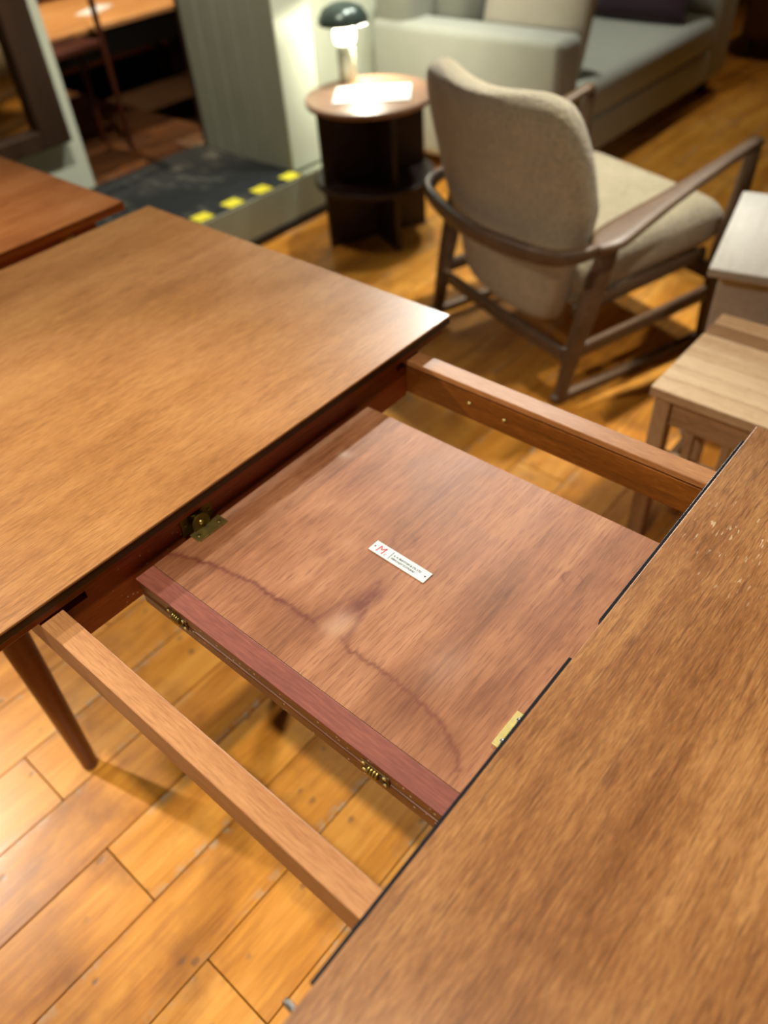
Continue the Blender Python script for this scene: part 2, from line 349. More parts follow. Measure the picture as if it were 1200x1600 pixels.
def mat_floor(name, dark, mid, light):
    t = NT(name); c = t.coord(); r = t.math('MULTIPLY', t.rnd(), 91.0)
    big = t.noise(t.mapping(c, (9, 1.6, 9)), 1.0, 4.0, 0.6, r, 0.6)
    ring = t.noise(t.mapping(c, (46, 2.2, 46)), 1.0, 4.0, 0.6, r, 1.2)
    fine = t.noise(t.mapping(c, (260, 16, 260)), 1.0, 3.0, 0.6, r)
    f = t.math('ADD', t.math('MULTIPLY', t.math('SUBTRACT', big, 0.5), 1.5), t.math('MULTIPLY', t.math('SUBTRACT', ring, 0.5), 0.9))
    f = t.math('ADD', f, t.math('MULTIPLY', t.math('SUBTRACT', fine, 0.5), 0.5)); f = t.math('ADD', f, 0.5)
    f = t.math('ADD', f, t.math('MULTIPLY', t.math('SUBTRACT', t.rnd(), 0.5), 0.22))
    col = t.ramp(f, [(0.0, dark), (0.5, mid), (1.0, light)])
    # dark dents and old nail holes
    v = t.n('ShaderNodeTexVoronoi'); vo = t.n('ShaderNodeVectorMath', operation='ADD'); cr = t.n('ShaderNodeCombineXYZ'); t.link(r, cr.inputs[0]); t.link(r, cr.inputs[1]); t.link(t.mapping(c, (1, 0.75, 0.0)), vo.inputs[0]); t.link(cr.outputs[0], vo.inputs[1]); t.link(vo.outputs[0], v.inputs['Vector']); v.inputs['Scale'].default_value = 11; v.voronoi_dimensions = '2D'
    vd = t.math('ADD', v.outputs['Distance'], t.math('MULTIPLY', t.math('SUBTRACT', t.noise(c, 120, 2.0), 0.5), 0.10))
    spots = t.math('MULTIPLY', t.rng(t.math('ADD', vd, t.math('MULTIPLY', t.noise(c, 19.0, 1.0, 0.5, r), 0.09)), 0.125, 0.07), t.rng(t.noise(c, 7.0, 1.0, 0.5, r), 0.44, 0.50))
    col = t.mix(t.math('MULTIPLY', spots, 0.6), col, srgb(96, 74, 52))
    # knots and grime
    g = t.noise(c, 6.5, 4.0, 0.65, r)
    col = t.mix(t.rng(g, 0.50, 0.72, 0.0, 0.7), col, srgb(134, 80, 34))
    # worn, greyed chips along the board edges (uses the generated 0..1 width of the board)
    gen = t.n('ShaderNodeTexCoord').outputs['Generated']; sx = t.n('ShaderNodeSeparateXYZ'); t.link(gen, sx.inputs[0])
    ed = t.math('ABSOLUTE', t.math('SUBTRACT', sx.outputs[0], 0.5))
    chip = t.noise(c, 38.0, 4.0, 0.7, r)
    cm = t.math('MULTIPLY', t.rng(ed, 0.36, 0.49), t.rng(chip, 0.48, 0.58))
    cm = t.math('MULTIPLY', cm, t.rng(t.noise(c, 4.0, 1.0, 0.5, r), 0.45, 0.6))
    col = t.mix(t.math('MULTIPLY', cm, 0.75), col, srgb(178, 158, 128))
    t.bump(t.math('SUBTRACT', fine, t.math('MULTIPLY', spots, 2.0)), 0.12, 0.001)
    rr = t.rng(big, 0.3, 0.8, 0.28, 0.46)
    return t.out(col, rr, 0, 0.45)
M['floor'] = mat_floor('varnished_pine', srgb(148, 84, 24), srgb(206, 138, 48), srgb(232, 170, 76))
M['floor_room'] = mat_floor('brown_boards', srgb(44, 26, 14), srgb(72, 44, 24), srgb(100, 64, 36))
M['gap'] = plain('dark_floor_gap', srgb(70, 48, 30), 0.9, 0, 0.1, 0.2, 20, 0)

def mat_leaf():
    t = NT('leaf_veneer'); c = t.coord()
    st = t.noise(t.mapping(c, (18, 1.0, 18)), 1.0, 5.0, 0.6)
    fine = t.noise(t.mapping(c, (240, 16, 240)), 1.0, 3.0, 0.6)
    pr = t.noise(t.mapping(c, (560, 34, 560)), 1.0, 2.0, 0.5)
    bl = t.noise(c, 7.0, 4.0, 0.6)
    f = t.math('ADD', t.math('MULTIPLY', t.math('SUBTRACT', st, 0.5), 1.1), t.math('MULTIPLY', t.math('SUBTRACT', fine, 0.5), 0.7))
    f = t.math('ADD', f, t.math('MULTIPLY', t.math('SUBTRACT', bl, 0.5), 0.9)); f = t.math('ADD', f, 0.5)
    col = t.ramp(f, [(0.05, srgb(98, 56, 32)), (0.5, srgb(150, 98, 64)), (0.95, srgb(184, 132, 92))])
    col = t.mix(t.rng(pr, 0.54, 0.64, 0, 0.5), col, srgb(106, 60, 38))
    a = t.n('ShaderNodeAttribute'); a.attribute_name = 'stain'
    s = t.n('ShaderNodeSeparateColor'); t.link(a.outputs['Color'], s.inputs[0])
    jit = t.rng(t.noise(t.mapping(c, (220, 40, 220)), 1.0, 3.0), 0.25, 0.7, 0.6, 1.25)
    col = t.mix(t.math('MULTIPLY', s.outputs[0], jit, True), col, srgb(104, 52, 34))
    col = t.mix(t.math('MULTIPLY', s.outputs[1], jit, True), col, srgb(206, 180, 158))
    t.bump(t.math('ADD', fine, pr), 0.06, 0.001)
    return t.out(col, t.rng(bl, 0.3, 0.7, 0.42, 0.56), 0, 0.42)
M['leaf'] = mat_leaf()

# ---------------------------------------------------------------- setting
BW = 0.1437
X0 = -0.431
def build_floor():
    fl = struct(bm_obj('floor', box_bm(-6.2, 3.3, -2.2, 7.0, -0.06, -0.016), M['gap']))
    rng = random.Random(3)
    cache = {}
    for col in range(-10, 15):
        x = X0+col*BW
        if col % 2 == 0: j = [0.002]
        else: j = [0.93]
        if col == -2: j = [0.31]
        a = j[0]
        while a > -1.3: a -= rng.choice((1.35, 1.62, 1.9)); j.insert(0, a)
        a = j[-1]
        while a < 6.8: a += rng.choice((1.35, 1.62, 1.9)); j.append(a)
        for y0, y1 in zip(j[:-1], j[1:]):
            if y1 > 6.95: y1 = 6.95
            L = round(y1-y0, 3)
            if L < 0.05: continue
            if L not in cache:
                bm = box_bm(0.0009, BW-0.0009, 0.0011, L-0.0011, -0.0155, 0.0, 0.0010, 1)
                me = bpy.data.meshes.new('floor_board'); bm.to_mesh(me); bm.free(); me.materials.append(M['floor']); cache[L] = me
            o = bpy.data.objects.new('floor_board', cache[L]); o.location = (x, y0, rng.uniform(-0.0008, 0.0)); link(o, fl)
build_floor()
ZS = 0.19     # raised level beyond the doorway
struct(box('ceiling', -6.2, 3.3, -2.2, 7.0, 3.5, 3.6, M['ceil'], bev=0))
struct(box('wall_right', 3.2, 3.3, -2.2, 7.0, 0, 3.5, M['wall_dim'], bev=0))
struct(box('wall_front', -6.2, 3.2, -2.3, -2.2, 0, 3.5, M['wall_dim'], bev=0))
struct(box('wall_back', -6.2, 3.2, 6.95, 7.05, 0, 3.5, M['wall_dim'], bev=0))
struct(box('wall_left', -2.56, -2.44, -2.2, 1.61, 0, 3.5, M['wall'], bev=0.003))
struct(box('wall_sofa', -2.10, -1.97, 2.36, 6.95, 0, 3.5, M['wall'], bev=0))
struct(box('wall_far', -5.4, -5.3, -2.2, 6.95, ZS, 3.5, M['wall_grey'], bev=0))
# pilaster clad in grey vertical boards
pil = struct(box('wall_pilaster', -2.364, -1.816, 2.182, 2.36, ZS, 3.5, M['wall_grey'], bev=0.002))
edges = [-2.372, -2.262, -2.150, -2.038, -1.926, -1.808]
for a, b in zip(edges[:-1], edges[1:]):
    bm_obj('cladding_board', box_bm(a+0.0025, b-0.0025, 2.168, 2.182, ZS, 3.5, 0.003, 1), M['wall_grey'], pil)
bm_obj('side_board', box_bm(-1.816, -1.806, 2.17, 2.36, ZS, 3.5, 0.002, 1), M['wall'], pil)
# raised platform beyond the doorway
plat = struct(box('floor_platform', -5.3, -1.752, 1.0, 2.36, 0.0, ZS-0.014, M['riser'], bev=0.003))
bm_obj('riser_panel', box_bm(-1.752, -1.744, 1.0, 2.36, 0.035, ZS-0.002, 0.002, 1), M['riser'], plat)
bm_obj('skirting', box_bm(-1.752, -1.738, 1.0, 2.36, 0.0, 0.035, 0.002, 1), M['black'], plat)
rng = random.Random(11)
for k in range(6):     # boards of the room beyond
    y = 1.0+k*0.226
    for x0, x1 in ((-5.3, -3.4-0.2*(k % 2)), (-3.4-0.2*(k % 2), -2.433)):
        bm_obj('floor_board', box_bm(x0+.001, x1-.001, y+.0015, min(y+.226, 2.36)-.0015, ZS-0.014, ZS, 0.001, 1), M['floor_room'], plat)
tag(box('door_mat', -2.43, -1.748, 1.0, 2.166, ZS-0.0135, ZS+0.004, M['rubber'], bev=0.002), 'scuffed black mat on the raised step in the doorway', 'mat')
for yc in (2.115, 1.955, 1.80, 1.645, 1.49, 1.335):
    bm_obj('tape_mark', box_bm(-1.812, -1.746, yc-0.036, yc+0.036, ZS+0.0042, ZS+0.0056, 0.0005, 1), M['yellow'], plat)
struct(box('trim_1', -2.400, -2.373, 2.172, 2.20, ZS, 3.5, M['dark_frame'], bev=0.004))
struct(box('trim_2', -1.97, -1.955, 2.36, 6.95, 0.0, 0.11, M['wall'], bev=0.003))

# ---------------------------------------------------------------- extending dining table
H = 0.73; G = 0.5057; W0 = -0.02; W1 = 0.86; TH = 0.016
T = thing('extending_dining_table', 'large teak extending dining table pulled open to show the folded leaf stored inside', 'table', (0.25, 0.42, 0))
def tbox(name, x0, x1, y0, y1, z0, z1, mat, bev=0.0015, seg=2, parent=T):
    return bm_obj(name, box_bm(x0-.25, x1-.25, y0-.42, y1-.42, z0, z1, bev, seg), mat, parent)
tl = tbox('table_top', -0.827, 0.0, W0, W1, H-0.004, H, M['top_left'], 0.0012)
tl['label'] = 'lighter faded half of the table top'
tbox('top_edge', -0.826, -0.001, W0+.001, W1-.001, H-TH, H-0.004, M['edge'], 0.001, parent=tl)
tr = tbox('table_top', G, G+0.827, W0, W1, H-0.004, H, M['top_right'], 0.0012)
tr['label'] = 'darker blotched half of the table top'
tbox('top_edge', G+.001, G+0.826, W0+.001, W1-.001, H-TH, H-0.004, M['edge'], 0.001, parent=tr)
# black strips on the meeting edge of the right half
tbox('edge_strip', G-0.0035, G+0.001, 0.014, 0.391, H-0.010, H-0.0005, M['strip'], 0.0006, parent=tr)
tbox('edge_strip', G-0.0035, G+0.001, 0.451, 0.821, H-0.010, H-0.0005, M['strip'], 0.0006, parent=tr)
c = bm_obj('corner_pin', lathe_bm([(0.0022, -0.012), (0.003, -0.011), (0.003, 0.009), (0.002, 0.010)], 16, (G-.25+.001, -0.006-.42, H-.006), 'x'), M['screw'], tr, True)
# under-frame, left half: cross apron with slots for the rails
def cross_apron(x0, x1, mat):
    y0, y1, zt, zb = 0.110, 0.747, H-TH-0.001, 0.632
    pts = [(y0, zb), (y1, zb), (y1, 0.688), (y1-0.022, 0.688), (y1-0.022, 0.704), (y1, 0.704), (y1, zt), (y0, zt), (y0, 0.704), (y0+0.030, 0.704), (y0+0.030, 0.688), (y0, 0.688)]
    return bm_obj('cross_apron', prism_bm([(p[0]-.42, p[1]) for p in pts], x0-.25, x1-.25, 'x'), mat, T)
cross_apron(-0.030, -0.008, M['apron_specks'])
cross_apron(G+0.055, G+0.077, M['apron'])
tbox('top_batten', -0.030, -0.004, 0.02, 0.84, H-TH-0.011, H-TH, M['apron'], 0.001)
tbox('top_batten', G+0.012, G+0.040, 0.02, 0.84, H-TH-0.011, H-TH, M['apron'], 0.001)
for xa, xb in ((-0.60, -0.29), (G+0.29, G+0.60)):
    tbox('side_apron', xa, xb, 0.058, 0.0745, 0.64, H-TH, M['apron_x'])
    tbox('side_apron', xa, xb, 0.782, 0.80, 0.64, H-TH, M['apron_x'])
for xa in (-0.62, G+0.60):
    tbox('end_apron', xa, xa+0.02, 0.058, 0.80, 0.64, H-TH, M['apron'])
# sliding rails
fr = tbox('slide_rail', -0.60, G+0.60, 0.077, 0.1075, 0.640, 0.700, M['rail'], 0.0015)
fr['label'] = 'pale front sliding rail'
rr = tbox('slide_rail', -0.60, G+0.60, 0.748, 0.7795, 0.690, 0.700, M['rail'], 0.0012)
rr['label'] = 'rear sliding rail with a dark grooved inner face'
tbox('rail_groove', -0.60, G+0.60, 0.7525, 0.7765, 0.687, 0.690, M['edge'], 0, parent=rr)
tbox('rail_side', -0.60, G+0.60, 0.7485, 0.7790, 0.638, 0.687, M['rail_dark'], 0.001, parent=rr)
for sx, sz in ((0.120, 0.668), (0.185, 0.664)):
    bm_obj('screw', lathe_bm([(0.0030, -0.0012), (0.0028, 0.0), (0.0010, 0.001)], 14, (sx-.25, 0.7480-.42, sz), 'y'), M['brass_pale'], rr, True)
# legs, tapered and slightly splayed
for lx, ly, sx, sy in ((-0.275, 0.090, -0.036, -0.010), (-0.275, 0.772, -0.036, 0.014), (G+0.275, 0.090, 0.036, -0.012), (G+0.275, 0.772, 0.036, 0.014)):
    cyl_between('leg', (lx+sx-.25, ly+sy-.42, 0.0), (lx-.25, ly-.42, H-TH), 0.0155, 0.030, M['leg'], T, 24)

# ---- folded leaf
ZL = 0.677; LX0 = 0.004; LX1 = 0.545; LY0 = 0.197; LYS = 0.2265; LY1 = 0.640
def leaf_mesh():
    nx, ny = 271, 208
    xs = np.linspace(LX0, LX1, nx); ys = np.linspace(LYS, LY1, ny)
    rs = np.random.RandomState(4)
    def warp(a, s, amp):      # smooth 1-D jitter
        k = np.interp(a*s, np.arange(400), rs.uniform(-1, 1, 400)); return k*amp
    XX, YY = np.meshgrid(xs, ys, indexing='ij')
    def poly(pts, wid):
        d = np.full(XX.shape, 9.0); side = np.zeros(XX.shape)
        P = np.array(pts)
        for (ax, ay), (bx, by) in zip(P[:-1], P[1:]):
            vx, vy = bx-ax, by-ay; L2 = vx*vx+vy*vy
            t = np.clip(((XX-ax)*vx+(YY+JY-ay)*vy)/L2, 0, 1)
            q = np.hypot(XX-ax-t*vx, YY+JY-ay-t*vy)
            sg = vx*(YY+JY-ay)-vy*(XX-ax)
            up = q < d; d = np.where(up, q, d); side = np.where(up, sg, side)
        return d, side
    JY = np.interp(XX*420, np.arange(400), rs.uniform(-1, 1, 400))*0.0022
    dark = np.zeros(XX.shape); pale = np.zeros(XX.shape)
    def wob(p): return p
    l1 = [(0.000, 0.250), (0.03, 0.262), (0.063, 0.273), (0.10, 0.279), (0.133, 0.286), (0.165, 0.284), (0.188, 0.287), (0.231, 0.287)]
    d, s = poly(l1, 0)
    dark = np.maximum(dark, 1.0*np.exp(-(d/0.0036)**2))
    dark = np.maximum(dark, np.where(s < 0, 0.55*np.exp(-d/0.016), 0.10*np.exp(-d/0.006)))
    l2 = [(0.272, 0.292), (0.29, 0.284), (0.315, 0.284), (0.340, 0.286), (0.388, 0.282), (0.42, 0.276), (0.442, 0.268), (0.462, 0.257), (0.472, 0.244)]
    d, s = poly(l2, 0)
    dark = np.maximum(dark, 0.75*np.exp(-(d/0.0034)**2))
    dark = np.maximum(dark, np.where(s < 0, 0.34*np.exp(-d/0.014), 0.0))
    # fan-shaped mark: pale toe with a dark fan above it
    def blob(cx, cy, rx, ry, rot, p=2.0):
        dx, dy = XX-cx, YY-cy; a, b = dx*math.cos(rot)+dy*math.sin(rot), -dx*math.sin(rot)+dy*math.cos(rot)
        return np.exp(-((np.abs(a)/rx)**p+(np.abs(b)/ry)**p))
    dark = np.maximum(dark, 1.0*blob(0.257, 0.345, 0.014, 0.038, -0.16, 2.6))
    dark = np.maximum(dark, 0.45*blob(0.246, 0.330, 0.018, 0.030, -0.2, 2.4))
    d, s = poly([(0.229, 0.289), (0.236, 0.318), (0.243, 0.345)], 0); dark = np.maximum(dark, 0.6*np.exp(-(d/0.004)**2))
    d, s = poly([(0.279, 0.290), (0.272, 0.315), (0.264, 0.345), (0.254, 0.378)], 0); dark = np.maximum(dark, 0.75*np.exp(-(d/0.006)**2))
    pale = np.maximum(pale, 0.26*blob(0.256, 0.304, 0.014, 0.019, -0.15, 2.6)); dark *= (1-0.8*blob(0.255, 0.300, 0.015, 0.018, -0.15, 3))
    pale = np.maximum(pale, 0.42*blob(0.054, 0.534, 0.010, 0.008, 0.4, 2.0))
    pale = np.maximum(pale, 0.12*blob(0.39, 0.335, 0.026, 0.032, 0.2, 2.0))
    def ringm(cx, cy, r, wd, amp):
        q = np.abs(np.hypot(XX-cx, (YY-cy)*1.15)-r); ang = np.arctan2(YY-cy, XX-cx)
        return amp*np.exp(-(q/wd)**2)*(0.55+0.45*np.sin(ang*2+1))
    dark = np.maximum(dark, ringm(0.433, 0.525, 0.012, 0.0018, 0.8))
    dark = np.maximum(dark, ringm(0.232, 0.452, 0.015, 0.002, 0.55))
    dark = np.maximum(dark, ringm(0.30, 0.20, 0.02, 0.002, 0.0))
    # soft band by the left end where the leaf meets the apron
    pale = np.maximum(pale, 0.16*np.exp(-((XX-0.010)/0.007)**2)*(YY > 0.30))
    verts = []; col = []
    for i in range(nx):
        for j in range(ny):
            verts.append((xs[i]-.25, ys[j]-.42, ZL)); col.append((min(1, dark[i, j]), min(1, pale[i, j]), 0, 1))
    faces = [(i*ny+j, (i+1)*ny+j, (i+1)*ny+j+1, i*ny+j+1) for i in range(nx-1) for j in range(ny-1)]
    # sides and underside
    n0 = len(verts); zb = ZL-0.021
    rim = [i*ny for i in range(nx)]+[(nx-1)*ny+j for j in range(1, ny)]+[i*ny+ny-1 for i in range(nx-2, -1, -1)]+[j for j in range(ny-2, 0, -1)]
    for k in rim: verts.append((verts[k][0], verts[k][1], zb)); col.append((0, 0, 0, 1))
    L = len(rim)
    for k in range(L): faces.append((rim[k], n0+k, n0+(k+1) % L, rim[(k+1) % L]))
    faces.append(tuple(n0+k for k in range(L)))
    me = bpy.data.meshes.new('folding_leaf'); me.from_pydata(verts, [], faces)
    at = me.attributes.new('stain', 'FLOAT_COLOR', 'POINT'); at.data.foreach_set('color', np.array(col, dtype=np.float32).ravel())
    me.materials.append(M['leaf']); me.update()
    return me
leaf = link(bpy.data.objects.new('folding_leaf', leaf_mesh()), T)
leaf['label'] = 'reddish folded leaf with a dark tide-mark stain'
tbox('leaf_lipping', LX0, LX1, LY0+.001, LYS-0.0006, ZL-0.003, ZL+0.0004, M['leaf_lip'], 0.0008, parent=leaf)
tbox('leaf_front_edge', LX0, LX1, LY0+0.002, LYS-0.0006, ZL-0.021, ZL-0.003, M['leaf_edge'], 0.001, parent=leaf)
tbox('lower_leaf', LX0+.002, LX1, LY0+0.001, LY1-0.004, ZL-0.045, ZL-0.0235, M['leaf_edge'], 0.003, parent=leaf)
tbox('leaf_gap_shade', LX0+.004, LX1, LY0+0.006, LY1-0.008, ZL-0.0236, ZL-0.0209, M['edge'], 0.0, parent=leaf)  # dark filler between the folded boards, imitating shade in their gap
# knuckle hinges on the front edge
def knuckle(xc):
    g = tbox('knuckle_hinge', xc-0.019, xc+0.019, LY0+0.0004, LY0+0.004, ZL-0.030, ZL-0.013, M['hinge_old'], 0.001)
    for k in range(4):
        bm_obj('knuckle_ring', lathe_bm([(0.0045, -0.0012), (0.0070, -0.0008), (0.0070, 0.0008), (0.0045, 0.0012)], 18, (xc-.25-0.007+k*0.0037, LY0-.42+0.0015, ZL-0.022), 'x'), M['brass'], g, True)
    for sx, sz in ((-0.014, -0.014), (0.014, -0.014), (-0.014, -0.027), (0.014, -0.027)):
        bm_obj('screw', lathe_bm([(0.0024, -0.0006), (0.0022, 0.0006), (0.0008, 0.0008)], 12, (xc-.25+sx, LY0-.42-0.0006, ZL+sz), 'y'), M['brass_pale'], g, True)
    tbox('hinge_recess_shade', xc+0.0075, xc+0.0125, LY0-0.0008, LY0+0.003, ZL-0.029, ZL-0.015, M['black'], 0.0003, parent=g)  # black box standing in for the shade inside a recess
knuckle(0.081); knuckle(0.402)
# brass pivot hinge by the left apron
ph = tbox('pivot_hinge', 0.0015, 0.0215, 0.288, 0.3375, ZL, ZL+0.0022, M['brass'], 0.0006)
pts = []
for k in range(13):
    a = math.pi*k/12; pts.append((0.309-.42-0.0135*math.cos(a), ZL+0.011+0.0135*math.sin(a)))
pts = [(0.309-.42-0.0135, ZL+0.0018)]+pts+[(0.309-.42+0.0135, ZL+0.0018)]
bm_obj('lug', prism_bm(pts, 0.0015-.25, 0.0040-.25, 'x', 0.0004), M['brass_dark'], ph)
bm_obj('pin', lathe_bm([(0.0035, -0.008), (0.0035, 0.0030), (0.0020, 0.0042), (0.0006, 0.0046)], 16, (0.0020-.25, 0.309-.42, ZL+0.012), 'x'), M['brass'], ph, True)
bow = [(0.284, ZL-0.003), (0.284, ZL+0.024), (0.294, ZL+0.0265), (0.302, ZL+0.021), (0.316, ZL+0.021), (0.326, ZL+0.0265), (0.336, ZL+0.024), (0.336, ZL+0.002), (0.324, ZL-0.003)]
bm_obj('wall_plate', prism_bm([(p[0]-.42, p[1]) for p in bow], -0.0084-.25, -0.0058-.25, 'x', 0.0003), M['brass_dark'], ph)
for sy in (0.2955, 0.3295):
    bm_obj('screw', lathe_bm([(0.0030, -0.0003), (0.0026, 0.0004), (0.0008, 0.0006)], 14, (0.012-.25, sy-.42, ZL+0.0021), 'z'), M['brass_dark'], ph, True)
for sy in (0.290, 0.330):
    bm_obj('screw', lathe_bm([(0.0026, -0.0004), (0.0022, 0.0008), (0.0008, 0.0012)], 14, (-0.0056-.25, sy-.42, ZL+0.014), 'x'), M['brass_dark'], ph, True)
# pale brass plate half under the right half
bp = tbox('brass_plate', 0.481, 0.500, 0.2875, 0.3345, ZL, ZL+0.0022, M['brass_pale'], 0.0005)
for sy in (0.296, 0.326):
    bm_obj('screw', lathe_bm([(0.0036, -0.0002), (0.0034, 0.0006), (0.0008, 0.0003)], 16, (0.4895-.25, sy-.42, ZL+0.0022), 'z'), M['screw'], bp, True)
# maker's plate
def text_mesh(name, body, size, loc, mat, parent, shear=0.0, extr=0.0002, xs=1.0):
    cu = bpy.data.curves.new(name, 'FONT'); cu.body = body; cu.size = size; cu.extrude = extr; cu.shear = shear; cu.resolution_u = 3; cu.offset = 0.00004 if size < 0.006 else 0.0
    to = bpy.data.objects.new(name, cu); COL.objects.link(to)
    dg = bpy.context.evaluated_depsgraph_get(); me = bpy.data.meshes.new_from_object(to.evaluated_get(dg)); me.name = name
    bpy.data.objects.remove(to); bpy.data.curves.remove(cu)
    for v in me.vertices: v.co = Vector((v.co.x*xs+loc[0], v.co.y+loc[1], v.co.z+loc[2]))
    me.materials.clear(); me.materials.append(mat)
    return link(bpy.data.objects.new(name, me), parent)
npl = tbox('maker_plate', -0.0455+.25, 0.0455+.25, -0.0092+.42, 0.0092+.42, 0, 0.0013, M['plate'], 0.0004)
npl.location = (0.2505-.25, 0.4215-.42, ZL); npl.rotation_euler = (0, 0, math.radians(-1.6))
npl['label'] = 'white plate with red letters'
text_mesh('lettering', 'M', 0.0165, (-0.0375, -0.0058, 0.00135), M['red'], npl, 0.12)
text_mesh('lettering', 'c', 0.0075, (-0.0235, -0.0058, 0.00135), M['red'], npl, 0.12)
text_mesh('lettering', 'A. H. McINTOSH & CO. LTD', 0.0042, (-0.0115, 0.0006, 0.00135), M['ink'], npl, 0, 0.0002, 0.86)
text_mesh('lettering', 'KIRKCALDY SCOTLAND', 0.0040, (-0.0115, -0.0045, 0.00135), M['ink'], npl, 0, 0.0002, 0.86)
bm_obj('divider', box_bm(-0.0150, -0.0143, -0.0065, 0.0065, 0.0012, 0.0015), M['ink'], npl)
for sx in (-0.0415, 0.0405):
    bm_obj('rivet', lathe_bm([(0.0014, 0.0008), (0.0013, 0.0017), (0.0005, 0.0019)], 12, (sx, 0.0, 0)), M['screw'], npl, True)

# ---------------------------------------------------------------- second teak table, beyond the left end
T2 = thing('teak_table', 'reddish teak table standing end-on behind the lighter half of the open table', 'table', (-1.30, 0.56, 0))
def t2box(name, x0, x1, y0, y1, z0, z1, mat, bev=0.002): return box(name, x0, x1, y0, y1, z0, z1, mat, T2, bev)
t2box('table_top', -1.245-0.42, -0.893, 0.28, 0.842, 0.712, 0.731, M['teak2'], 0.004)
for (a, b, c_, d_) in ((-1.60, -0.95, 0.34, 0.36), (-1.60, -0.95, 0.76, 0.78)): t2box('apron', a, b, c_, d_, 0.635, 0.712, M['apron_x'])
for a in (-1.62, -0.95): t2box('apron', a, a+.02, 0.34, 0.78, 0.635, 0.712, M['apron'])
for lx in (-1.58, -0.965):
    for ly in (0.375, 0.745):
        cyl_between('leg', (lx+1.30, ly-.56, 0), (lx+1.30, ly-.56, 0.712), 0.015, 0.027, M['leg'], T2)
bm_obj('leaf_catch', lathe_bm([(0.010, -0.012), (0.012, -0.010), (0.012, 0.012), (0.009, 0.014)], 16, (-0.925+1.30, 0.70-.56, 0.690), 'x'), M['brass_pale'], T2, True)

# ---------------------------------------------------------------- beige rocking armchair
ang = math.atan2(-0.320, 0.947)
A = thing('armchair', 'beige boucle armchair with dark wooden arms curving round its back', 'chair', (-0.50, 1.763, 0), ang)
def asweep(name, pts, w_, h_, mat=None, up=(0, 0, 1), n=6, power=4.0, cs=12):
    return bm_obj(name, sweep_bm(pts, w_, h_, up, n, power, cs), mat or M['chair_wood'], A, True)
# local: x right, y forward, z up
def bc(u, v):     # backrest centre surface
    k = 1-0.12*abs(u)**4*abs(v)**4*(1 if v > 0 else 0.6)
    u = u*k; v = v*k; s = (v+1)/2
    z = 0.172+s*0.640
    wd = np.interp(z, [0.175, 0.27, 0.36, 0.42, 0.48, 0.55, 0.66, 0.73, 0.775, 0.80], [0.205, 0.228, 0.244, 0.272, 0.304, 0.322, 0.322, 0.312, 0.302, 0.292])
    lean = np.interp(z, [0.175, 0.45, 0.80], [0.055, -0.010, -0.095])
    curve = np.interp(z, [0.175, 0.40, 0.55, 0.80], [0.02, 0.06, 0.085, 0.075])
    ztop = 0.040*(abs(u)**1.8)*max(0, (s-0.5)/0.5)**1.5
    return Vector((wd*u, lean+curve*u*u, z+ztop))
bm_obj('backrest', shell_bm(bc, lambda u, v: 0.100, 48, 48, 12.0), M['boucle'], A, True)
def sc_(u, v):
    return Vector(((0.280+0.012*v)*u, 0.335+0.262*v, 0.350+0.020*v))
bm_obj('seat_cushion', shell_bm(sc_, lambda u, v: 0.150, 34, 34, 14.0), M['boucle'], A, True)
bm_obj('seat_frame', box_bm(-0.26, 0.26, 0.09, 0.56, 0.235, 0.285, 0.012, 2), M['boucle'], A)
for s in (1, -1):
    asweep('leg', [(s*0.323, -0.012, 0.0), (s*0.326, 0.020, 0.16), (s*0.331, 0.060, 0.32), (s*0.336, 0.095, 0.470)], [0.030, 0.038, 0.044, 0.040], [0.036, 0.046, 0.056, 0.048], up=(0, 1, 0))
    asweep('leg', [(s*0.322, 0.575, 0.0), (s*0.322, 0.570, 0.18), (s*0.324, 0.572, 0.30), (s*0.326, 0.582, 0.45), (s*0.327, 0.592, 0.590)], [0.028, 0.034, 0.040, 0.034, 0.026], [0.042, 0.058, 0.078, 0.050, 0.036], up=(0, 1, 0))
    asweep('armrest', [(s*0.342, 0.035, 0.468), (s*0.338, 0.085, 0.480), (s*0.333, 0.17, 0.500), (s*0.330, 0.31, 0.533), (s*0.328, 0.46, 0.570), (s*0.327, 0.602, 0.603)], [0.048, 0.100, 0.090, 0.058, 0.042, 0.034], [0.026, 0.026, 0.024, 0.022, 0.022, 0.022])
    asweep('side_stretcher', [(s*0.328, 0.025, 0.158), (s*0.325, 0.30, 0.166), (s*0.322, 0.570, 0.176)], [0.022]*3, [0.042, 0.046, 0.050])
    asweep('runner', [(s*0.323, -0.035, 0.018), (s*0.323, 0.28, 0.013), (s*0.322, 0.62, 0.018)], [0.032, 0.034, 0.032], [0.024, 0.026, 0.024])
    asweep('seat_bearer', [(s*0.268, 0.06, 0.250), (s*0.268, 0.31, 0.262), (s*0.268, 0.56, 0.275)], [0.02]*3, [0.04]*3)
asweep('back_rail', [(0.344, 0.055, 0.470), (0.332, -0.010, 0.460), (0.255, -0.072, 0.450), (0.0, -0.115, 0.446), (-0.255, -0.072, 0.450), (-0.332, -0.010, 0.460), (-0.344, 0.055, 0.470)], [0.030, 0.026, 0.026, 0.026, 0.026, 0.026, 0.030], [0.028, 0.038, 0.044, 0.046, 0.044, 0.038, 0.028])
asweep('back_stretcher', [(-0.325, 0.015, 0.140), (0.0, 0.010, 0.136), (0.325, 0.015, 0.140)], [0.022]*3, [0.044]*3)
asweep('front_stretcher', [(-0.322, 0.570, 0.225), (0.322, 0.570, 0.225)], [0.030]*2, [0.05]*2, n=1)

